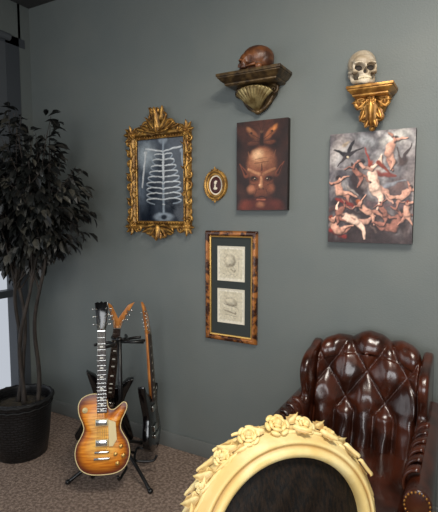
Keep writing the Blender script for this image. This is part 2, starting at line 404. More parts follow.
it2+=[('c',.30,.28,.48,.24,.04,.03,(52,38,40),.8),('c',.05,.10,.22,.05,.05,.04,(136,44,38),.8)]
it2+=fig(.50,.28,-.9,.85,fs,((1.2,.3),(-.9,-.6)),((-.6,.5),(.2,.7)),(166,84,48))
it2+=fig(.12,.10,-.5,.9,fs,((1.2,.4),(-.6,-.6)),((-1.2,-.6),(-1.7,.5)),hr)
it2+=fig(.12,.27,.6,.65,fd,((1.2,.4),(-.6,-.6)),((-1.2,-.6),(-.7,.5)),hb)
it2+=fig(.78,.14,.5,1.05,fd,((.9,.5),(-1.2,-.4)),((1.0,.6),(1.5,-.5)),hb)
it2+=[('e',.60,.07,.16,.07,.2,(50,36,38),.8),('c',.60,.10,.52,.16,.02,.01,(84,66,60),.7)]
it2+=fig(.93,.26,.1,.7,fs,((.9,.5),(-1.2,-.4)),((.3,.6),(-.5,-.5)),hr)
it2+=fig(.68,.27,-.4,.65,fd,((.9,.5),(-1.2,-.4)),((.3,.6),(-.5,-.5)),hb)
picture('painting_surface',e,W2,H2,160,216,bg2,it2,M_art,y=-.0348,tex=.22,warp=.028,wf=8)

# ------------------------------------------------------------ framed pair of prints
e=empty('framed_sketch_prints',(-1.25,-.001,1.10))
a,b=.137,.295
m=MB(); m.rectframe(a,b,[(0,-.006),(.0,-.014),(.004,-.018),(.010,-.024),(.024,-.026),(.031,-.020),(.033,-.008),(.033,-.0)]); m.obj('frame',e,M_tort,smooth=False,bevel=.0015)
m=MB(); m.rectframe(a,b,[(-.005,-.007),(-.005,-.016),(.001,-.018),(.003,-.016)]); m.obj('gold_lip',e,M_goldlip,smooth=False)
m=MB(); m.box((0,-.004,0),(2*a,.006,2*b)); m.obj('mat_board',e,M_matgreen,smooth=False)
pk=(118,108,92); pw=(222,213,190); pg=(172,160,136); pl=(208,198,174)
def bgp(u,v):
    edge=min(u,1-u,v,1-v); return (226,218,198) if edge<.07 else mixc(pw,(200,189,162),noise.noise(Vector((u*5,v*5,1)))*.5+.5)
sk1=[('e',.46,.58,.27,.26,.3,pg,.3),('e',.45,.60,.24,.22,.3,pl,.6),('c',.55,.36,.62,.28,.10,.06,pg,.4),('c',.56,.37,.62,.30,.07,.04,pl,.6),
 ('e',.46,.46,.05,.04,.3,pk,.8),('e',.62,.47,.04,.035,.3,pk,.8),('e',.57,.39,.018,.03,0,pk,.7),('c',.52,.29,.68,.31,.010,.010,pk,.8),
 ('c',.24,.66,.38,.78,.010,.006,pk,.8),('c',.26,.52,.24,.40,.012,.008,pg,.8),('c',.2,.2,.8,.17,.006,.006,pk,.7),('c',.3,.14,.7,.13,.004,.004,pk,.7),('c',.78,.30,.80,.75,.018,.010,pg,.8),('c',.34,.44,.40,.26,.018,.012,pg,.8),('c',.40,.26,.54,.20,.014,.010,pg,.8)]
sk2=[('e',.5,.62,.30,.18,-.2,pg,.3),('e',.48,.64,.26,.15,-.2,pl,.6),('c',.28,.40,.66,.30,.08,.06,pg,.4),('c',.30,.41,.64,.32,.055,.04,pl,.6),
 ('c',.24,.56,.74,.46,.012,.008,pk,.8),('e',.38,.55,.04,.035,0,pk,.8),('e',.60,.54,.045,.035,0,pk,.8),('c',.3,.72,.6,.78,.010,.006,pk,.8),
 ('c',.25,.25,.75,.20,.008,.008,pk,.7),('c',.34,.36,.62,.28,.006,.006,pk,.7),('c',.72,.5,.82,.34,.02,.01,pg,.8),('c',.2,.15,.8,.14,.004,.004,pk,.7)]
for k,(zc,sk) in enumerate([(.135,sk1),(-.117,sk2)]):
    m=MB(); m.rectframe(.086,.099,[(-.003,-.0085),(0,-.010),(.004,-.010),(.004,-.007)],T(0,0,zc)); m.obj('print_fillet_%d'%(k+1),e,M_whitepaper,smooth=False)
    picture('print_%d'%(k+1),e,.172,.198,70,80,bgp,sk,M_art,y=-.0085,loc=(0,0,zc),tex=.12,warp=.03,wf=5)

# ------------------------------------------------------------ baroque framed skeleton picture
e=empty('baroque_framed_picture',(-1.752,-.001,1.738))
a,b=.180,.258
def bgm(u,v):
    t=noise.noise(Vector((u*3,v*4,9)))
    return mixc((26,32,42),(104,114,124),max(0,min(1,.30+.6*t+.55*(v-.4)-.6*(u-.35))))
bn=(190,194,196); bs=(128,138,148)
items=[('e',.22,.80,.34,.34,.5,(150,160,166),.98),('e',.10,.35,.2,.5,.1,(88,98,110),.98)]  # pale glass reflection at upper left, painted into the print colours
cx_=.56
items+=[('e',cx_,.98,.12,.10,0,bs,.4),('c',cx_,.95,cx_,.10,.026,.032,bs,.5)]
for i in range(11):
    z0=.86-i*.062; items.append(('e',cx_,z0-.03,.042,.016,0,bn,.6))
for i in range(9):
    z0=.80-i*.066; w=min(.34,.17+.035*i); 
    for sgn in(-1,1):
        prev=None
        for k in range(8):
            t=k/7*2.6; p=(cx_+sgn*(w*math.sin(t)*1.0+.02), z0+.035*math.sin(t*.9)-.035*(1-math.cos(t))*1.3)
            if prev: items.append(('c',prev[0],prev[1],p[0],p[1],.015,.014,bn if k<5 else bs,.5))
            prev=p
items+=[('c',cx_,.80,cx_,.50,.030,.022,bn,.5),('c',cx_-.02,.84,cx_-.36,.88,.017,.020,bn,.5),('c',cx_+.02,.84,cx_+.36,.88,.017,.020,bn,.5),
 ('e',cx_-.37,.83,.05,.05,0,bn,.5),('e',cx_+.37,.83,.05,.05,0,bs,.5),('c',cx_-.38,.80,cx_-.45,.42,.026,.022,bn,.5),('c',cx_+.38,.80,cx_+.44,.42,.026,.022,bs,.5),
 ('e',cx_,.06,.26,.10,0,bs,.5),('e',cx_,.06,.09,.06,0,(36,42,52),.6)]
picture('glazed_skeleton_print',e,2*a+.01,2*b+.01,120,170,bgm,items,M_artgloss,y=-.008,tex=.14,warp=.012,wf=6)
m=MB()
m.rectframe(a,b,[(-.002,-.009),(-.002,-.02),(.004,-.024),(.009,-.020),(.014,-.022),(.026,-.034),(.038,-.034),(.046,-.024),(.048,-.01),(.048,-.0)])
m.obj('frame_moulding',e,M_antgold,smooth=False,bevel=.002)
m=MB()
for sx in(-1,1):
    for i in range(26): m.sphere((sx*(a+.010),-.024,-b+ (i+.5)*2*b/26),.0045,8,6)
for sz in(-1,1):
    for i in range(18): m.sphere((-a+(i+.5)*2*a/18,-.024,sz*(b+.010)),.0045,8,6)
F_=lambda x,z,ang,y=-.03: T(x,y,z)@RY(-ang)@RX(pi/2)   # leaf: length dir in xz plane, +z -> -y
for sx in (-1,1):
    MM=S(sx,1,1)
    for z,r in ((.17,.02),(.02,.024),(-.14,.02)):
        m.scroll(MM@T(a+.046,-.03,z)@RY(.5),r,.008,1.3,.07)
        m.scroll(MM@T(a+.046,-.03,z-.055)@S(1,1,-1)@RY(.5),r,.008,1.3,.06)
        m.leaf(MM@F_(a+.03,z-.03,pi/2),.09,.034,.012); m.leaf(MM@F_(a+.035,z-.03,-pi/2),.08,.034,.012)
        m.leaf(MM@F_(a+.035,z,.7),.05,.026,.01)
    for sz in(-1,1):
        M2=MM@S(1,1,sz)
        m.rose(M2@T(a+.028,-.034,b+.028)@RX(pi/2),.026)
        for an in (.1,.8,1.5,2.4,-.8): m.leaf(M2@F_(a+.03,b+.03,an),.06,.03,.012)
        m.scroll(M2@T(a-.02,-.03,b+.05)@RY(2.6),.022,.008,1.3,.07)
        m.scroll(M2@T(a+.05,-.03,b-.02)@RY(.4),.02,.008,1.3,.05)
    m.scroll(MM@T(.095,-.03,b+.075),.030,.010,1.4,.075)
    m.scroll(MM@T(.045,-.03,b+.125)@RY(-.6),.026,.009,1.3,.06)
    m.scroll(MM@T(.13,-.03,b+.05)@RY(.8),.02,.007,1.3,.05)
    for x,z,an,L in ((.02,b+.05,.9,.10),(.02,b+.10,1.2,.09),(.06,b+.045,.5,.08),(.03,b+.14,1.25,.05),(.10,b+.05,.25,.07),(.01,b+.03,.2,.09)):
        m.leaf(MM@F_(x,z,an,-.034),L,.036,.014)
    m.scroll(MM@T(.085,-.03,-b-.055)@S(1,1,-1),.024,.009,1.3,.06)
    m.scroll(MM@T(.04,-.03,-b-.080)@S(1,1,-1)@RY(-.5),.020,.008,1.3,.04)
    for x,z,an,L in ((.02,-b-.04,-.9,.07),(.05,-b-.04,-.4,.08),(.01,-b-.03,-.15,.09),(.01,-b-.06,-1.3,.055)):
        m.leaf(MM@F_(x,z,an,-.034),L,.034,.013)
m.leaf(F_(0,b+.03,pi/2,-.04),.15,.06,.02); m.sphere((0,-.04,b+.07),(.022,.014,.028),14,10); m.sphere((0,-.035,b+.165),(.018,.012,.02),12,8)
m.leaf(F_(0,-b-.02,-pi/2,-.04),.10,.055,.02); m.sphere((0,-.04,-b-.05),(.02,.014,.018),14,10)
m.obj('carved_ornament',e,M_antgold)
m=MB(); m.prism([(-.15,b+.03),(.15,b+.03),(.11,b+.08),(.05,b+.12),(0,b+.17),(-.05,b+.12),(-.11,b+.08)],-.022,-.002); m.prism([(-.12,-b-.03),(-.06,-b-.07),(0,-b-.10),(.06,-b-.07),(.12,-b-.03)],-.022,-.002)
m.obj('crest_backing',e,M_antgold,smooth=False,bevel=.004)

# ------------------------------------------------------------ oval cameo
e=empty('oval_cameo_frame',(-1.353,-.001,1.695))
m=MB(); m.ovalframe(.050,.062,[(-.004,-.006),(-.003,-.014),(.004,-.018),(.008,-.014),(.013,-.016),(.019,-.022),(.025,-.016),(.027,-.004),(.027,0)])
for i in range(40):
    t=2*pi*i/40; m.sphere((.073*math.cos(t),-.018,.085*math.sin(t)),.0045,8,6)
for t in (pi/2,-pi/2):
    sg=1 if t>0 else -1
    for an in (.4,pi/2,pi-.4): m.leaf(F_(0,sg*.078,sg*an,-.014),.028,.018,.007)
m.obj('gilt_oval_frame',e,M_antgold)
m=MB(); m.ovalframe(.03,.04,[(-.03,-.006),(.028,-.006)],48); m.obj('cream_mount',e,M_ivory)
m=MB(); m.sphere((0,-.007,0),(.038,.006,.049),24,14); m.obj('dark_medallion',e,M_red)
m=MB(); m.sphere((0,-.013,.012),(.009,.003,.011),14,8); m.sphere((-.002,-.012,-.008),(.006,.003,.012),12,8); m.sphere((0,-.012,-.020),(.014,.003,.008),14,8); m.sphere((.004,-.012,.020),(.009,.003,.006),12,8)
m.obj('cameo_bust',e,M_ivory)

# ------------------------------------------------------------ skulls
def skull(name,loc,rot,sc_,bone,jaw=True):
    base=empty(name,loc,(rot[0],rot[1],rot[2])); base.scale=(sc_,)*3
    m=MB()
    m.sphere((0,.022,.100),(.070,.088,.066),32,20); m.sphere((0,.055,.085),(.060,.055,.055),24,16)
    m.sphere((0,-.040,.088),(.054,.040,.042),24,16)
    for s in(-1,1):
        m.sphere((s*.029,-.066,.082),(.026,.016,.009),16,10)
        m.sphere((s*.045,-.050,.046),(.017,.022,.012),16,10)
        m.tube([(s*.050,-.045,.046),(s*.064,-.015,.050),(s*.064,.015,.055)],[.009,.007,.008],8)
        m.sphere((s*.053,-.050,.066),(.008,.014,.020),12,8)
        m.sphere((s*.052,.03,.045),(.014,.02,.016),12,8)
    m.sphere((0,-.052,.036),(.032,.032,.026),20,12); m.sphere((0,-.045,.06),(.022,.03,.03),16,10)
    m.sphere((0,-.080,.064),(.008,.010,.016),12,8); m.sphere((0,.02,.045),(.04,.06,.02),16,10)
    m.sphere((0,-.060,.020),(.030,.026,.012),16,10)
    if jaw:
        P=[(-.052,.0,.045),(-.053,-.008,.020),(-.046,-.025,.0),(-.030,-.062,-.008),(0,-.080,-.008),(.030,-.062,-.008),(.046,-.025,.0),(.053,-.008,.020),(.052,.0,.045)]
        m.tube(catmull(P,4,False),.0105,10); m.sphere((0,-.078,-.010),(.022,.012,.013),14,10)
    o=m.obj('t',None,bone); r=o.modifiers.new('r','REMESH'); r.mode='VOXEL'; r.voxel_size=.0026; r.use_smooth_shade=True
    sm_=o.modifiers.new('sm','SMOOTH'); sm_.iterations=6; sm_.factor=.6
    dg=bpy.context.evaluated_depsgraph_get(); me=bpy.data.meshes.new_from_object(o.evaluated_get(dg)); bpy.data.objects.remove(o)
    for v in me.vertices:
        c=v.co
        for s in(-1,1):
            q=Vector(((c.x-s*.028)/.0215,(c.y+.085)/.045,(c.z-.062)/.0175)); d=q.length
            if d<1.15: c.y+=.034*max(0,1-(d/1.15)**2)**.5
            q=Vector(((c.x-s*.078)/.03,(c.y+.028)/.03,(c.z-.078)/.035)); d=q.length
            if d<1: c.x-=s*.012*(1-d*d)
        q=Vector(((c.x)/(.013*(1-(c.z-.04)*18)),(c.y+.09)/.035,(c.z-.042)/.016)); d=q.length
        if d<1: c.y+=.024*(1-d*d)**.5
        c+=Vector((0,0,.0008))*noise.noise(c*90)
    for p in me.polygons: p.use_smooth=True
    me.materials.clear(); me.materials.append(bone)
    s_=bpy.data.objects.new('cranium',me); sc.collection.objects.link(s_); s_.parent=base
    m=MB()
    for i in range(-5,6):
        a=i*.25; x=.029*math.sin(a)*1.05; y=-.052-.035*math.cos(a)
        m.box((0,0,0),(.0065,.006,.011),T(x,y,.010)@RZ(-a*.9))
        if jaw: m.box((0,0,0),(.0058,.006,.010),T(x*.94,y+.003,.000)@RZ(-a*.9))
    m.obj('teeth',base,M_teeth if jaw else bone,bevel=.0015)
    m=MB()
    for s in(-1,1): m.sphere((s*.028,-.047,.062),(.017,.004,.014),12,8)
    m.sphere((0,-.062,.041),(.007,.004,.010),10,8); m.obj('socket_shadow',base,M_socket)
    return base

# ------------------------------------------------------------ shelf left
def stepped(mb,w,d,prof):   # prof: (inset, z) cornice around 3 sides, back at y=0
    vs=[];fs=[]
    for ins,z in prof: vs+=[(-w/2+ins,0,z),(w/2-ins,0,z),(w/2-ins,-d+ins,z),(-w/2+ins,-d+ins,z)]
    n=len(prof)
    for i in range(n-1):
        for j in range(4):
            k=(j+1)%4; fs.append((i*4+j,i*4+k,i*4+4+k,i*4+4+j))
    fs.append((0,1,2,3)); fs.append(tuple((n-1)*4+j for j in range(4)))
    mb.add(vs,fs)
e=empty('gilt_corbel_shelf',(-1.075,-.001,2.272)); e.scale=(.88,.86,.92)
m=MB(); stepped(m,.42,.20,[(0,0),(0,-.016),(.006,-.018),(.006,-.024),(.012,-.028),(.022,-.040),(.036,-.050),(.040,-.052),(.040,-.060),(.05,-.066)])
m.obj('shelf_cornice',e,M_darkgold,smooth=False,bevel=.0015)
m=MB()
tip=Vector((0,-.03,-.205))
for i in range(11):
    a=(i-5)/5*1.05
    top=Vector((.125*math.sin(a)*1.0,-.055-.075*math.cos(a),-.075-.05*(1-math.cos(a))))
    mid=tip.lerp(top,.55)+Vector((0,-.022,.0))
    pts=catmull([tuple(tip),tuple(mid),tuple(top)],6,False)
    m.tube(pts,[.005+.014*(j/(len(pts)-1)) for j in range(len(pts))],10)
m.obj('fan_shell',e,M_giltshell)
m=MB()
for sx in(-1,1):
    m.scroll(S(sx,1,1)@T(.115,-.055,-.095)@RY(1.2),.026,.011,1.4,.05)
    m.tube(catmull([(sx*.10,-.03,-.12),(sx*.07,-.03,-.165),(sx*.03,-.03,-.195),(0,-.03,-.21)],6,False),[.014]*12+[.012]*7,10)
m.sphere((0,-.035,-.21),(.02,.02,.014),14,10)
m.prism([(-.13,-.06),(.13,-.06),(.115,-.12),(.06,-.18),(0,-.21),(-.06,-.18),(-.115,-.12)],-.04,-.0)
m.obj('corbel_scrolls',e,M_darkgold)
skull('brown_skull',(-1.070,-.095,2.247),(0,0,-1.25),.97,M_bonebrown,jaw=False)

# ------------------------------------------------------------ shelf right
e=empty('gold_scroll_bracket',(-.463,-.001,2.122)); e.scale=(.94,.94,.96)
m=MB(); stepped(m,.225,.155,[(0,0),(0,-.012),(.005,-.014),(.005,-.02),(.012,-.026),(.022,-.036),(.026,-.038),(.026,-.046),(.034,-.05)])
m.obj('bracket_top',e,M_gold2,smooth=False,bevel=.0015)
m=MB()
m.prism([(-.07,-.045),(.07,-.045),(.06,-.10),(.035,-.15),(0,-.19),(-.035,-.15),(-.06,-.10)],-.055,0)
for sx in(-1,1):
    MM=S(sx,1,1)
    m.scroll(MM@T(.058,-.075,-.075)@RY(.9),.026,.013,1.4,.05)
    m.scroll(MM@T(.035,-.06,-.145)@RY(.9),.018,.010,1.3,.04)
    for x,z,an,L in ((.02,-.06,-.7,.07),(.03,-.10,-1.2,.07),(.0,-.10,-.9,.07),(.01,-.15,-1.2,.05),(.02,-.055,-.2,.08)):
        m.leaf(MM@F_(x,z,an,-.075),L,.034,.014)
m.leaf(F_(0,-.055,-pi/2,-.095),.14,.06,.02,curl=-.4); m.rose(T(0,-.10,-.07)@RX(pi/2),.024)
m.sphere((0,-.05,-.195),(.016,.016,.014),12,8)
m.obj('carved_scrolls',e,M_gold2)
skull('human_skull',(-.510,-.078,2.1445),(0,0,.42),.93,M_bone,jaw=True)

# ------------------------------------------------------------ leather wing chair
e=empty('leather_wingback_armchair',(-.425,-.47,0)); e.scale=(.85,1,.98)
m=MB(); nx,nz=110,110
def tuft(x,z,sx=.105,sz=.13):
    a=x/sx+z/sz; b_=x/sx-z/sz
    h=(abs(math.sin(pi*a/1.0*.5+pi/2))*abs(math.sin(pi*b_*.5+pi/2)))**.42
    return h
def ytop(x): return .925-.035*(abs(x)/.28)**3+.012*math.cos(x/.28*pi)
vs=[];fs=[]
for j in range(nz+1):
    t=j/nz
    for i in range(nx+1):
        u=i/nx*2-1; x=u*.285
        zt=ytop(x)
        if t<.80:
            q=t/.80; z=.40+(zt-.055-.40)*q; y=.19+.13*((z-.4)/.5)
            nrm=Vector((0,-1,.15))
        else:
            q=(t-.80)/.20; an=q*pi*.95; yc=.19+.13*((zt-.055-.4)/.5)+.05; z=zt-.055+.055*math.sin(an); y=yc-.05*math.cos(an); nrm=Vector((0,-math.cos(an),math.sin(an)))
        nrm.normalize()
        ed=sm(1,.9,abs(u)); 
        ff=sm(.0,.08,t)*sm(1.0,.86,t)*sm(1,.93,abs(u))
        zz=z-.93
        h=tuft(x,zz)
        k=sm(.65,.59,z)
        if k>0:
            pl=abs(math.cos(pi*x/.105))**.42; h=h*(1-k)+pl*k
        wr=.006*noise.noise(Vector((x*22,z*14,2)))
        d=(.042*h+wr)*ff+.012*(ed)-.02*(1-ed)
        p=Vector((x,y,z))+nrm*d
        p.y-=.05*abs(u)**4      # wraps into wings
        vs.append(tuple(p))
for j in range(nz):
    for i in range(nx):
        a_=j*(nx+1)+i; fs.append((a_,a_+1,a_+nx+2,a_+nx+1))
m.add(vs,fs); m.obj('tufted_back',e,M_leather)
m=MB()
for r in range(0,8):
    z=.93-r*.065-.0
    if z<.60 or z>.90: continue
    for c in range(-4,5):
        x=c*.0525
        if (r+c)%2==0 or abs(x)>.25: continue
        y=.19+.13*((z-.4)/.5); m.sphere((x,y-.006,z),(.011,.007,.010),12,8)
m.obj('back_buttons',e,M_leather)
m=MB(); m.prism([(-.285,.12),(.285,.12),(.285,.86),(.20,.895),(0,.905),(-.20,.895),(-.285,.86)],.30,.40); m.obj('back_shell',e,M_leather,bevel=.02,segs=3)
AZ=.035
for k,sx in enumerate((-1,1)):
    m=MB()
    O=catmull([(.38,.885),(.25,.893),(.16,.87),(.115,.82),(.115,.76),(.135,.70),(.12,.665),(.07,.645),(.05,.50),(.38,.50)],5)
    m.prism(O,-.026,.026,T(sx*.302,0,0)@RZ(pi/2)@S(1,-1,1)); m.obj('wing_%d'%(k+1),e,M_leather,bevel=.018,segs=4)
    m=MB()
    pts=[(sx*.335,.34,.600+AZ),(sx*.337,.10,.598+AZ),(sx*.342,-.15,.590+AZ),(sx*.348,-.32,.578+AZ),(sx*.348,-.375,.575+AZ)]
    m.tube(catmull(pts,8,False),[.052]*33,20)
    m.box((sx*.335,-.005,.375),(.07,.70,.47)); 
    o=m.obj('arm_%d'%(k+1),e,M_leather,bevel=.012,segs=3)
    m=MB()  # pleated arm folds over the roll
    for i in range(6):
        y=.08-i*.075
        arc=[(sx*.340+ -sx*.055*math.cos(t_),y,.595+AZ+.055*math.sin(t_)) for t_ in [ -.6+q*.28 for q in range(9)]]
        m.tube(arc,[.010]*9,8,flat=2.2)
    m.obj('arm_pleats_%d'%(k+1),e,M_leather)
    m=MB() # front facing scroll panel
    O=[(.052*math.cos(t_)+sx*.348,.575+AZ+.052*math.sin(t_)) for t_ in [(-.25+q*.075)*pi for q in range(21)]]
    O=O+[(sx*.348-.036,.14),(sx*.348+.036,.14)]
    m.prism(O,-.392,-.36); m.obj('arm_front_%d'%(k+1),e,M_leather,bevel=.006)
    m=MB()
    for t_ in [(-.25+q*.1)*pi for q in range(16)]: m.sphere((.045*math.cos(t_)+sx*.348,-.393,.575+AZ+.045*math.sin(t_)),.0045,8,6)
    for q in range(22):
        for s in(-1,1): m.sphere((sx*.348+s*.030,-.393,.155+q*.019),.0045,8,6)
    for q in range(30):
        m.sphere((sx*.372,.34-q*.024,.15),.0045,8,6)
    m.obj('nail_trim_%d'%(k+1),e,M_brass)
m=MB(); m.box((0,-.07,.40),(.60,.58,.15)); 
o=m.obj('seat_cushion',e,M_leather,bevel=.045,segs=5)
m=MB(); m.box((0,-.03,.23),(.66,.68,.20)); m.obj('seat_rail',e,M_leather,bevel=.015)
m=MB()
for sx in(-1,1):
    m.lathe([(.014,0),(.020,.01),(.018,.03),(.030,.07),(.034,.10),(.026,.115),(.034,.125),(.034,.15)],16,T(sx*.31,-.33,0))
    m.lathe([(.014,0),(.018,.03),(.026,.15)],12,T(sx*.28,.34,0))
m.obj('turned_legs',e,M_wood)

# ------------------------------------------------------------ gilt carved chair
TH=math.radians(50.6)
e=empty('gilt_carved_louis_chair',(-.398,-1.265,.005),(0,0,TH))
LEAN=.16
path=[]
for i in range(10): 
    t=i/10; path.append((-.215-.030*math.sin(t*pi/2),.44+.20*t))
for i in range(41):
    t=pi-pi*i/40; path.append((.245*math.cos(t),.64+.228*math.sin(t)**.92 if math.sin(t)>0 else .64))
for i in range(1,11):
    t=1-i/10; path.append((.215+.030*math.sin(t*pi/2),.44+.20*t))
NP=len(path)
def nrm2(i):
    a=path[max(i-1,0)]; b=path[min(i+1,NP-1)]; tx,tz=b[0]-a[0],b[1]-a[1]; l=math.hypot(tx,tz); tx/=l; tz/=l
    return (-tz,tx),(tx,tz)
def lean(x,y,z): return Vector((x,y+LEAN*(z-.44)-.25*x*x,z))
prof=[(-.022,.004),(-.021,-.022),(-.014,-.034),(-.004,-.038),(.006,-.033),(.010,-.022),(.014,-.020),(.020,-.026),(.026,-.020),(.034,-.010),(.042,.006),(.046,.030),(.043,.060),(.030,.082),(-.022,.084)]
m=MB(); vs=[];fs=[]; n=len(prof)
for i in range(NP):
    (ox,oz),_=nrm2(i)
    for o,y in prof: vs.append(lean(path[i][0]+ox*o,y,path[i][1]+oz*o))
for i in range(NP-1):
    for j in range(n):
        k=(j+1)%n; fs.append((i*n+j,i*n+k,(i+1)*n+k,(i+1)*n+j))
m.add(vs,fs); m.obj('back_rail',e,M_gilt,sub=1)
m=MB()
for yy,bul in ((-.005,-.040),(.062,.03)):
    vs=[];fs=[];K=14
    for i in range(NP):
        for k in range(K+1):
            q=k/K; x=path[i][0]*(1-q)*.95; z=path[i][1]+ (.60-path[i][1])*q*(.9 if path[i][1]>.6 else .0)
            dd=min(1,q*1.6); tf=.004*math.cos(x*70)*math.cos(z*60)
            vs.append(lean(x,yy+(bul+tf)*math.sin(dd*pi/2),z-.0))
    for i in range(NP-1):
        for k in range(K):
            a_=i*(K+1)+k; fs.append((a_,a_+1,a_+K+2,a_+K+1))
    m.add(vs,fs)
m.obj('upholstered_back',e,M_velvet)
m=MB()
def onrail(i,o,y,twist=0,flip=1,tilt=0,spin=0):
    (ox,oz),(tx,tz)=nrm2(i); p=lean(path[i][0]+ox*o,y,path[i][1]+oz*o)
    X=Vector((tx*flip,0,tz*flip)); Z=Vector((ox*math.cos(tilt),-math.sin(tilt),oz*math.cos(tilt))); Z.normalize(); Y=Z.cross(X)
    Mx=Matrix((( X.x,Y.x,Z.x,p.x),(X.y,Y.y,Z.y,p.y),(X.z,Y.z,Z.z,p.z),(0,0,0,1)))
    return Mx@RZ(spin)
mid=NP//2
for i in range(3,NP-3,3):
    fl=-1 if i<mid else 1
    big=1-.25*abs(i-mid)/mid
    m.leaf(onrail(i,.036,.006,flip=fl,tilt=.55,spin=-.12*fl),.085*big,.034*big,.008,curl=.02)
    m.leaf(onrail(i+1,.041,.045,flip=fl,tilt=-.1,spin=.12*fl),.085*big,.036*big,.008,curl=.02)
for d,(o,y,r) in {0:(.052,.018,.034),-4:(.050,.020,.030),4:(.050,.020,.030),-8:(.046,.022,.026),8:(.046,.022,.026),-12:(.044,.024,.020),12:(.044,.024,.020)}.items():
    m.rose(onrail(mid+d,o,y,tilt=.5),r)
for d in (-13,-10,-6,-2,2,6,10,13):
    fl=-1 if d<0 else 1
    for sp,yy in ((.6,.035),(-.6,.010)):
        m.leaf(onrail(mid+d,.046,yy,flip=fl,tilt=.3,spin=sp),.055,.034,.012,curl=.25)
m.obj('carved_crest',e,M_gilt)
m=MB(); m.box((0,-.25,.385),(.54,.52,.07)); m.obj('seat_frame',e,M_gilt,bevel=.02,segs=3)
m=MB(); m.box((0,-.25,.44),(.48,.46,.07)); m.obj('seat_pad',e,M_velvet,bevel=.03,segs=4)
m=MB()
for sx in(-1,1):
    for y in (-.47,-.02):
        m.tube(catmull([(sx*.24,y,.38),(sx*.265,y-.02*(1 if y<-.2 else -1),.28),(sx*.235,y,.12),(sx*.245,y-.01,.03),(sx*.255,y-.02,.012)],6,False),[.034-.0008*q for q in range(25)],12)
        m.sphere((sx*.255,y-.022,.012),(.022,.024,.016),12,8)
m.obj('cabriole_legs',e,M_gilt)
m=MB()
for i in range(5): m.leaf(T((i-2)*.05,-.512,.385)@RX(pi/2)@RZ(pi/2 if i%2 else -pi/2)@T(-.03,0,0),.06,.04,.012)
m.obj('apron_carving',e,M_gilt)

# ------------------------------------------------------------ guitars
def orient(base,top,n,s=1.):
    a=(Vector(top)-Vector(base)).normalized(); n=Vector(n); n=(n-a*n.dot(a)).normalized(); Y=-n; X=Y.cross(a)
    B=Vector(base); return Matrix(((X.x,Y.x,a.x,B.x),(X.y,Y.y,a.y,B.y),(X.z,Y.z,a.z,B.z),(0,0,0,1)))@S(s,s,s)
def neckparts(e,z0,znut,fb,neckm,headout,headm,tun,head_t=.014,dots=True,back=-.030):
    m=MB()
    m.prism([(-.028,z0),(.028,z0),(.0215,znut),(-.0215,znut)],-.062,-.054); m.obj('fretboard',e,fb,smooth=False)
    m=MB(); pts=[(0,-.046,z0+.02),(0,-.046,z0+.14),(0,-.046,znut-.02),(0,-.042,znut+.03)]; m.tube(pts,[.026,.025,.0215,.019],14,flat=.62); m.obj('neck',e,neckm)
    m=MB()
    for i in range(1,23):
        z=znut-(znut-.12)*(1-2**(-i/12.)); 
        if z>z0+.004: m.box((0,-.0625,z),(.043+.012*(znut-z)/(znut-z0),.0012,.0010))
    m.box((0,-.0625,znut),(.043,.006,.005)); m.obj('frets_nut',e,M_chrome,smooth=False)
    if dots:
        m=MB()
        for i in (3,5,7,9,12,15,17,19):
            z=znut-(znut-.12)*(1-2**(-(i-.5)/12.)); 
            if z>z0+.01: m.prism([(-.010,z-.0045),(.010,z-.0045),(.008,z+.0045),(-.008,z+.0045)],-.0628,-.0615)
        m.obj('inlays',e,M_pearl,smooth=False)
    m=MB(); m.prism([(x,z+znut) for x,z in headout],-.056,-.056+head_t); m.obj('headstock',e,headm,smooth=False,bevel=.0015)
    m=MB()
    for x,z,d in tun:
        m.lathe([(.005,0),(.005,.006),(.003,.007),(.003,.012)],10,T(x,-.056,znut+z)@RX(pi/2))
        m.tube([(x+d*.006,-.046,znut+z),(x+d*.020,-.046,znut+z)],.0025,6); m.sphere((x+d*.024,-.046,znut+z),(.006,.004,.006),10,6)
    m.obj('tuners',e,M_chrome)
    m=MB()
    for i in range(6):
        k=(i-2.5); t=tun[i] if len(tun)==6 else (k*.006,.05,0)
        m.tube([(k*.0105,-.070,.125),(k*.0070,-.0655,znut),(t[0],-.064,znut+t[1])],.0006,4)
    m.obj('strings',e,M_string)
Mg=orient((-1.705,-.612,.132),(-1.862,-.425,1.050),(.55,-.83,0),.945)
e=emptyM('sunburst_electric_guitar',Mg)
ol=[(0,0),(.08,.007),(.135,.038),(.163,.10),(.155,.165),(.126,.215),(.110,.250),(.117,.29),(.136,.325),(.150,.355),(.148,.380),(.130,.388),(.105,.372),(.075,.352),(.050,.352),(.034,.372),(.028,.405),(.0,.432),(-.04,.442),(-.085,.438),(-.125,.418),(-.145,.38),(-.140,.33),(-.120,.285),(-.112,.25),(-.128,.21),(-.157,.16),(-.163,.10),(-.135,.038),(-.08,.007)]
ol=[(x*.93,z) for x,z in ol]
ol=catmull(ol,5); cx,cz=0,.19
m=MB(); m.c=[]; n=len(ol); R_=[1,.985,.96,.93,.9,.86,.82,.76,.7,.62,.55,.4,.25,.1]
def hgt(s): return -.048-.013*(1-sm(.55,1,s))
cA=s2l((255,196,84)); cB=s2l((240,150,44)); cC=s2l((104,40,12))
for s_ in R_:
    for x,z in ol:
        m.v.append(Vector((cx+(x-cx)*s_,hgt(s_),cz+(z-cz)*s_)))
        c=mixc(cA,cB,sm(.25,.75,s_)); c=mixc(c,cC,sm(.70,.98,s_)); m.c.append(c)
m.v.append(Vector((cx,hgt(0),cz))); m.c.append(cA)
for i in range(len(R_)-1):
    for j in range(n):
        k=(j+1)%n; m.f.append((i*n+j,i*n+k,(i+1)*n+k,(i+1)*n+j))
o_=(len(R_)-1)*n
for j in range(n): m.f.append((o_+j,o_+(j+1)%n,len(m.v)-1))
m.obj('flame_top',e,M_burst)
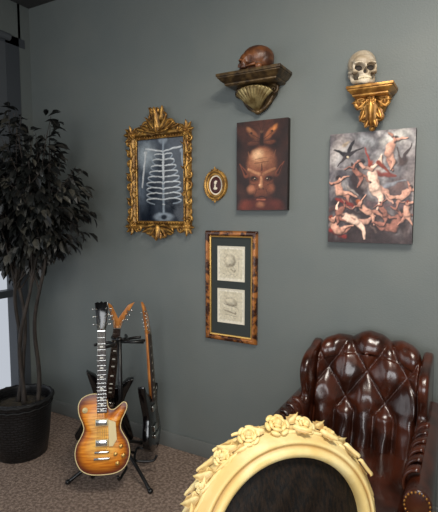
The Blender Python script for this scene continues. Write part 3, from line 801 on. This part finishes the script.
m=MB(); m.prism(ol,-.0478,0); m.obj('body',e,M_mahog,bevel=.004)
m=MB(); m.tube([(x,-.047,z) for x,z in ol],.003,6,closed=True); m.obj('binding',e,M_cream)
head=[(-.021,0),(.021,0),(.028,.03),(.034,.10),(.040,.165),(.024,.172),(.010,.166),(0,.176),(-.010,.166),(-.024,.172),(-.040,.165),(-.034,.10),(-.028,.03)]
tn=[(-.024,.04,-1),(-.026,.085,-1),(-.029,.13,-1),(.029,.13,1),(.026,.085,1),(.024,.04,1)]
neckparts(e,.335,.80,M_rosewood,M_mahog,head,M_blackgloss,tn)
m=MB()
for z in(.175,.285): m.box((0,-.066,z),(.072,.010,.038))
m.obj('pickup_rings',e,M_cream,bevel=.002)
m=MB()
for z in(.175,.285): m.box((0,-.071,z),(.064,.008,.030))
m.box((0,-.068,.125),(.080,.012,.012)); m.box((0,-.068,.09),(.088,.014,.012)); m.obj('bridge_hardware',e,M_chrome,bevel=.002)
m=MB()
for x,z in((.085,.06),(.118,.10),(.075,.11),(.105,.15)): m.lathe([(.013,0),(.012,.010),(.010,.014)],16,T(x,-.054,z)@RX(pi/2))
m.obj('knobs',e,M_goldlip)
m=MB(); m.prism([(.038,.30),(.078,.285),(.085,.19),(.062,.155),(.040,.155)],-.072,-.069); m.obj('pickguard',e,M_cream,smooth=False)
m=MB(); m.lathe([(.016,0),(.016,.003)],16,T(-.095,-.056,.355)@RX(pi/2)); m.lathe([(.004,0),(.004,.014)],8,T(-.095,-.056,.355)@RX(pi/2)); m.obj('toggle',e,M_cream)

Mg=orient((-2.005,-.285,.115),(-1.872,-.275,.985),(.66,-.75,0))
e=emptyM('pointed_electric_guitar',Mg)
ml=[(0,.07),(.07,.06),(.16,-.0),(.175,.03),(.125,.16),(.08,.24),(.10,.32),(.135,.42),(.10,.415),(.04,.36),(-.04,.36),(-.10,.43),(-.155,.455),(-.10,.32),(-.075,.24),(-.125,.15),(-.185,.03),(-.17,-.0),(-.07,.06)]
m=MB(); m.prism(ml,-.052,-.008); m.obj('body',e,M_blackgloss,smooth=False,bevel=.004)
hv=[(-.021,0),(.021,0),(.030,.04),(.055,.10),(.085,.165),(.050,.145),(.015,.085),(0,.055),(-.015,.085),(-.045,.135),(-.070,.150),(-.050,.09),(-.030,.04)]
tn=[(-.026,.045,-1),(-.036,.075,-1),(-.046,.105,-1),(.052,.11,1),(.040,.08,1),(.029,.05,1)]
neckparts(e,.30,.745,M_rosewood,M_maple,hv,M_maple,tn)
m=MB(); 
for z in(.15,.25): m.box((0,-.058,z),(.068,.012,.034))
m.box((0,-.058,.11),(.075,.012,.012)); m.obj('pickups',e,M_chrome,bevel=.002)

Mg=orient((-1.685,-.255,.11),(-1.760,-.235,.95),(.86,.33,0))
e=emptyM('black_electric_guitar',Mg)
st=catmull([(0,0),(.09,.01),(.145,.07),(.135,.15),(.105,.21),(.115,.27),(.15,.35),(.135,.36),(.09,.31),(.04,.30),(0,.33),(-.04,.33),(-.10,.36),(-.16,.42),(-.155,.36),(-.12,.27),(-.105,.21),(-.135,.14),(-.145,.07),(-.09,.01)],4)
m=MB(); m.prism([(x*.85,z) for x,z in st],-.050,-.008); m.obj('body',e,M_blackgloss,bevel=.006)
hs=[(-.021,0),(.021,0),(.026,.03),(.012,.10),(-.03,.165),(-.075,.20),(-.055,.15),(-.045,.10),(-.036,.04)]
tn=[(-.030+-.006*i,.03+.022*i,-1) for i in range(6)]
neckparts(e,.29,.70,M_rosewood,M_maple,hs,M_maple,tn)
m=MB()
for z in(.13,.25): m.box((0,-.055,z),(.068,.010,.034))
m.box((0,-.056,.085),(.08,.014,.02)); m.obj('pickups',e,M_chrome,bevel=.002)

# ------------------------------------------------------------ guitar stand
e=empty('triple_guitar_stand',(-1.79,-.375,0))
m=MB()
m.tube([(0,0,.10),(0,0,.80)],.013,12); m.tube([(0,0,.30),(0,0,.36)],.019,12); m.tube([(0,0,.11),(0,0,.19)],.022,12)
for x,y in ((-.17,-.26),(.29,-.10),(-.10,.30)):
    m.tube(catmull([(0,0,.17),(x*.5,y*.5,.10),(x,y,.012)],6,False),.010,8); m.sphere((x,y,.014),(.016,.016,.014),10,8)
for (x,y) in ((.075,-.19),(-.17,.05),(.12,.08)):
    d=Vector((x,y,0)).normalized(); pv=Vector((-d.y,d.x,0)); q=Vector((x,y,0))
    m.tube([(0,0,.13),tuple(q*.55+Vector((0,0,.105)))],.008,8)
    for s in(-1,1):
        m.tube(catmull([tuple(q*.55+Vector((0,0,.105))),tuple(q*.6+pv*s*.07+Vector((0,0,.098))),tuple(q*.95+pv*s*.075+Vector((0,0,.092))),tuple(q*.95+pv*s*.075+d*.055+Vector((0,0,.095))),tuple(q*.95+pv*s*.075+d*.075+Vector((0,0,.125)))],5,False),.0075,8)
for an in (math.atan2(-.11,-.03),math.atan2(.09,-.08),math.atan2(.09,.06)):
    d=Vector((math.cos(an),math.sin(an),0)); pv=Vector((-d.y,d.x,0)); z=Vector((0,0,.785))
    m.tube([tuple(z),tuple(z+d*.05)],.008,8)
    m.tube(catmull([tuple(z+d*.14+pv*.038),tuple(z+d*.10+pv*.042),tuple(z+d*.055+pv*.03),tuple(z+d*.05),tuple(z+d*.055-pv*.03),tuple(z+d*.10-pv*.042),tuple(z+d*.14-pv*.038)],5,False),.0085,8)
m.tube([(0,0,.785),(.13,.06,.785)],.009,8)
m.sphere((0,0,.80),(.018,.018,.014),12,8)
m.obj('stand_frame',e,M_blackmetal)

# ------------------------------------------------------------ ficus + planter
PX,PY=-2.50,-.52
e=empty('potted_ficus_tree',(PX,PY,0))
m=MB(); seg=48
prof=[(.150,0),(.155,.004),(.172,.12),(.184,.25),(.190,.33),(.196,.345),(.201,.36),(.198,.375),(.188,.378),(.182,.365),(.180,.32)]
m.lathe(prof,seg,cap=False); o=m.obj('wicker_planter',e,M_wicker)
uv=o.data.uv_layers.new(name='UVMap')
for p in o.data.polygons:
    for li in p.loop_indices:
        v=o.data.vertices[o.data.loops[li].vertex_index].co; a_=math.atan2(v.y,v.x)
        c=math.atan2(p.center.y,p.center.x)
        if c-a_>pi: a_+=2*pi
        if a_-c>pi: a_-=2*pi
        uv.data[li].uv=(a_*.18,v.z)
m=MB(); 
m.lathe([(.149,.0),(.149,.01)],seg); m.obj('planter_base',e,M_rubber)
m=MB()
ring=[(.198*math.cos(2*pi*i/60),.198*math.sin(2*pi*i/60),.365+.004*math.sin(i*2*pi/3)) for i in range(60)]
m.tube(ring,.010,8,closed=True); m.tube([(x*.975,y*.975,z-.035) for x,y,z in ring],.006,6,closed=True); m.obj('planter_rim',e,M_rubber)
m=MB(); m.lathe([(.181,.31),(.12,.322),(.02,.328)],24); m.obj('moss',e,M_soil)
m=MB(); trunks=[]
for k,(ph,ox,oy,tx,ty) in enumerate(((0,-.04,0,.04,.02),(2.1,.05,-.02,.13,.05),(4.2,.01,.05,-.03,-.02),(1.2,.09,.04,.20,.10))):
    pts=[]
    for i in range(25):
        t=i/24; r=.030*math.sin(pi*min(1,t*1.3))+.012
        pts.append((ox*(1-t)+tx*t+r*math.cos(ph+t*5.5),oy*(1-t)+ty*t+r*math.sin(ph+t*5.5),.30+t*(1.17+.12*k%3*.1)))
    trunks.append(pts); m.tube(pts,[.015-.008*i/24 for i in range(25)],8)
lm=MB(); lm2=MB()
cen=Vector((.08,.08,1.69))
XMIN=-2.88-PX; YMAX=-.035-PY
for b_ in range(125):
    tr=random.choice(trunks); st_=Vector(tr[random.randint(15,24)])
    th=rnd()*2*pi; ph=math.acos(rnd()*1.9-.95); rr=.5+.5*rnd()
    d=Vector((math.sin(ph)*math.cos(th)*.40,math.sin(ph)*math.sin(th)*.40,math.cos(ph)*.60))*rr
    if d.z>0: d.x*=(1-.40*d.z/.56); d.y*=(1-.40*d.z/.56)
    en=cen+d
    en.y=min(en.y,YMAX-.02-rnd()*.05); en.x=max(en.x,XMIN+.02)
    md=st_.lerp(en,.5)+Vector((0,0,.07))
    pts=[Vector(p) for p in catmull([tuple(st_),tuple(md),tuple(en)],6,False)]
    m.tube(pts,[.006-.0004*i for i in range(len(pts))],5)
    for l in range(17):
        t=.25+.75*rnd(); idx=t*(len(pts)-1); i0=int(min(idx,len(pts)-2)); p=pts[i0].lerp(pts[i0+1],idx-i0)
        p=p+Vector((rnd()-.5,rnd()-.5,rnd()-.5))*.06
        out=(p-cen); out.z*=.3
        if out.length<.01: out=Vector((1,0,0))
        out.normalize(); dr=(out+Vector((rnd()-.5,rnd()-.5,-.5-.7*rnd()+.3))*1.3).normalized()
        Ls=.055+.040*rnd(); 
        if p.y+dr.y*Ls>YMAX: continue
        if p.x+dr.x*Ls<XMIN: continue
        sd=dr.cross(Vector((rnd()-.5,rnd()-.5,1))).normalized(); up=sd.cross(dr)
        W=Ls*.27
        vs=[p,p+dr*Ls*.3+sd*W*.85+up*W*.4,p+dr*Ls*.65+sd*W*.8+up*W*.3,p+dr*Ls-up*Ls*.12,p+dr*Ls*.65-sd*W*.8+up*W*.3,p+dr*Ls*.3-sd*W*.85+up*W*.4,p+dr*Ls*.33,p+dr*Ls*.66-up*Ls*.02]
        (lm if rnd()<.80 else lm2).add(vs,[(0,1,6),(1,2,7,6),(2,3,7),(0,6,5),(6,7,4,5),(7,3,4)])
m.obj('trunks_and_twigs',e,M_bark); lm.obj('leaves',e,M_leaf,smooth=False); lm2.obj('leaves_pale',e,M_leaf2,smooth=False)

# cable on floor
m=MB(); m.tube(catmull([(-2.25,-.09,.10),(-2.22,-.10,.02),(-2.17,-.12,.008),(-2.10,-.11,.008),(-2.03,-.16,.008),(-2.10,-.20,.008),(-2.17,-.15,.009),(-2.10,-.08,.009),(-2.02,-.07,.008)],8,False),.006,8)
m.box((-2.25,-.09,.05),(.07,.05,.10)); m.obj('power_adapter_cable',None,M_rubber)

# ------------------------------------------------------------ lighting
def area(name,loc,tgt,sx,sy,power,col):
    l=bpy.data.lights.new(name,'AREA'); l.shape='RECTANGLE'; l.size=sx; l.size_y=sy; l.energy=power; l.color=col
    o=bpy.data.objects.new(name,l); sc.collection.objects.link(o); o.location=loc
    o.rotation_euler=(Vector(tgt)-Vector(loc)).to_track_quat('-Z','Y').to_euler(); return o
area('daylight_front_window',(.4,YF+.15,1.7),(.1,0,1.2),2.2,1.7,78,(.96,.98,1))
area('daylight_side_window',(XL+.12,-2.9,1.6),(0,-1.2,1.0),1.8,1.9,14,(.92,.97,1))
area('ceiling_panel_light',(.1,-1.5,H-.04),(.0,-1.3,0),1.2,.6,48,(1,.94,.85))
def spot(name,loc,tgt,power,ang,col):
    l=bpy.data.lights.new(name,'SPOT'); l.energy=power; l.color=col; l.spot_size=math.radians(ang); l.spot_blend=1; l.shadow_soft_size=.06
    o=bpy.data.objects.new(name,l); sc.collection.objects.link(o); o.location=loc
    o.rotation_euler=(Vector(tgt)-Vector(loc)).to_track_quat('-Z','Y').to_euler(); return o
spot('added_wall_spot',(.15,-2.0,H-.08),(-.85,0,1.55),62,72,(1,.92,.80))  # added lamp without a fixture, brightens the upper wall
w=bpy.data.worlds.new('World'); sc.world=w; w.use_nodes=True
w.node_tree.nodes['Background'].inputs[0].default_value=(.84,.90,1,1); w.node_tree.nodes['Background'].inputs[1].default_value=.6

cam=bpy.data.cameras.new('cam'); co=bpy.data.objects.new('camera',cam); sc.collection.objects.link(co)
cam.sensor_width=36; cam.lens=36*460/512.; cam.clip_start=.02
co.location=(0,-2.38,1.52); co.rotation_euler=(math.radians(90-5.1),0,math.radians(29.3))
sc.camera=co
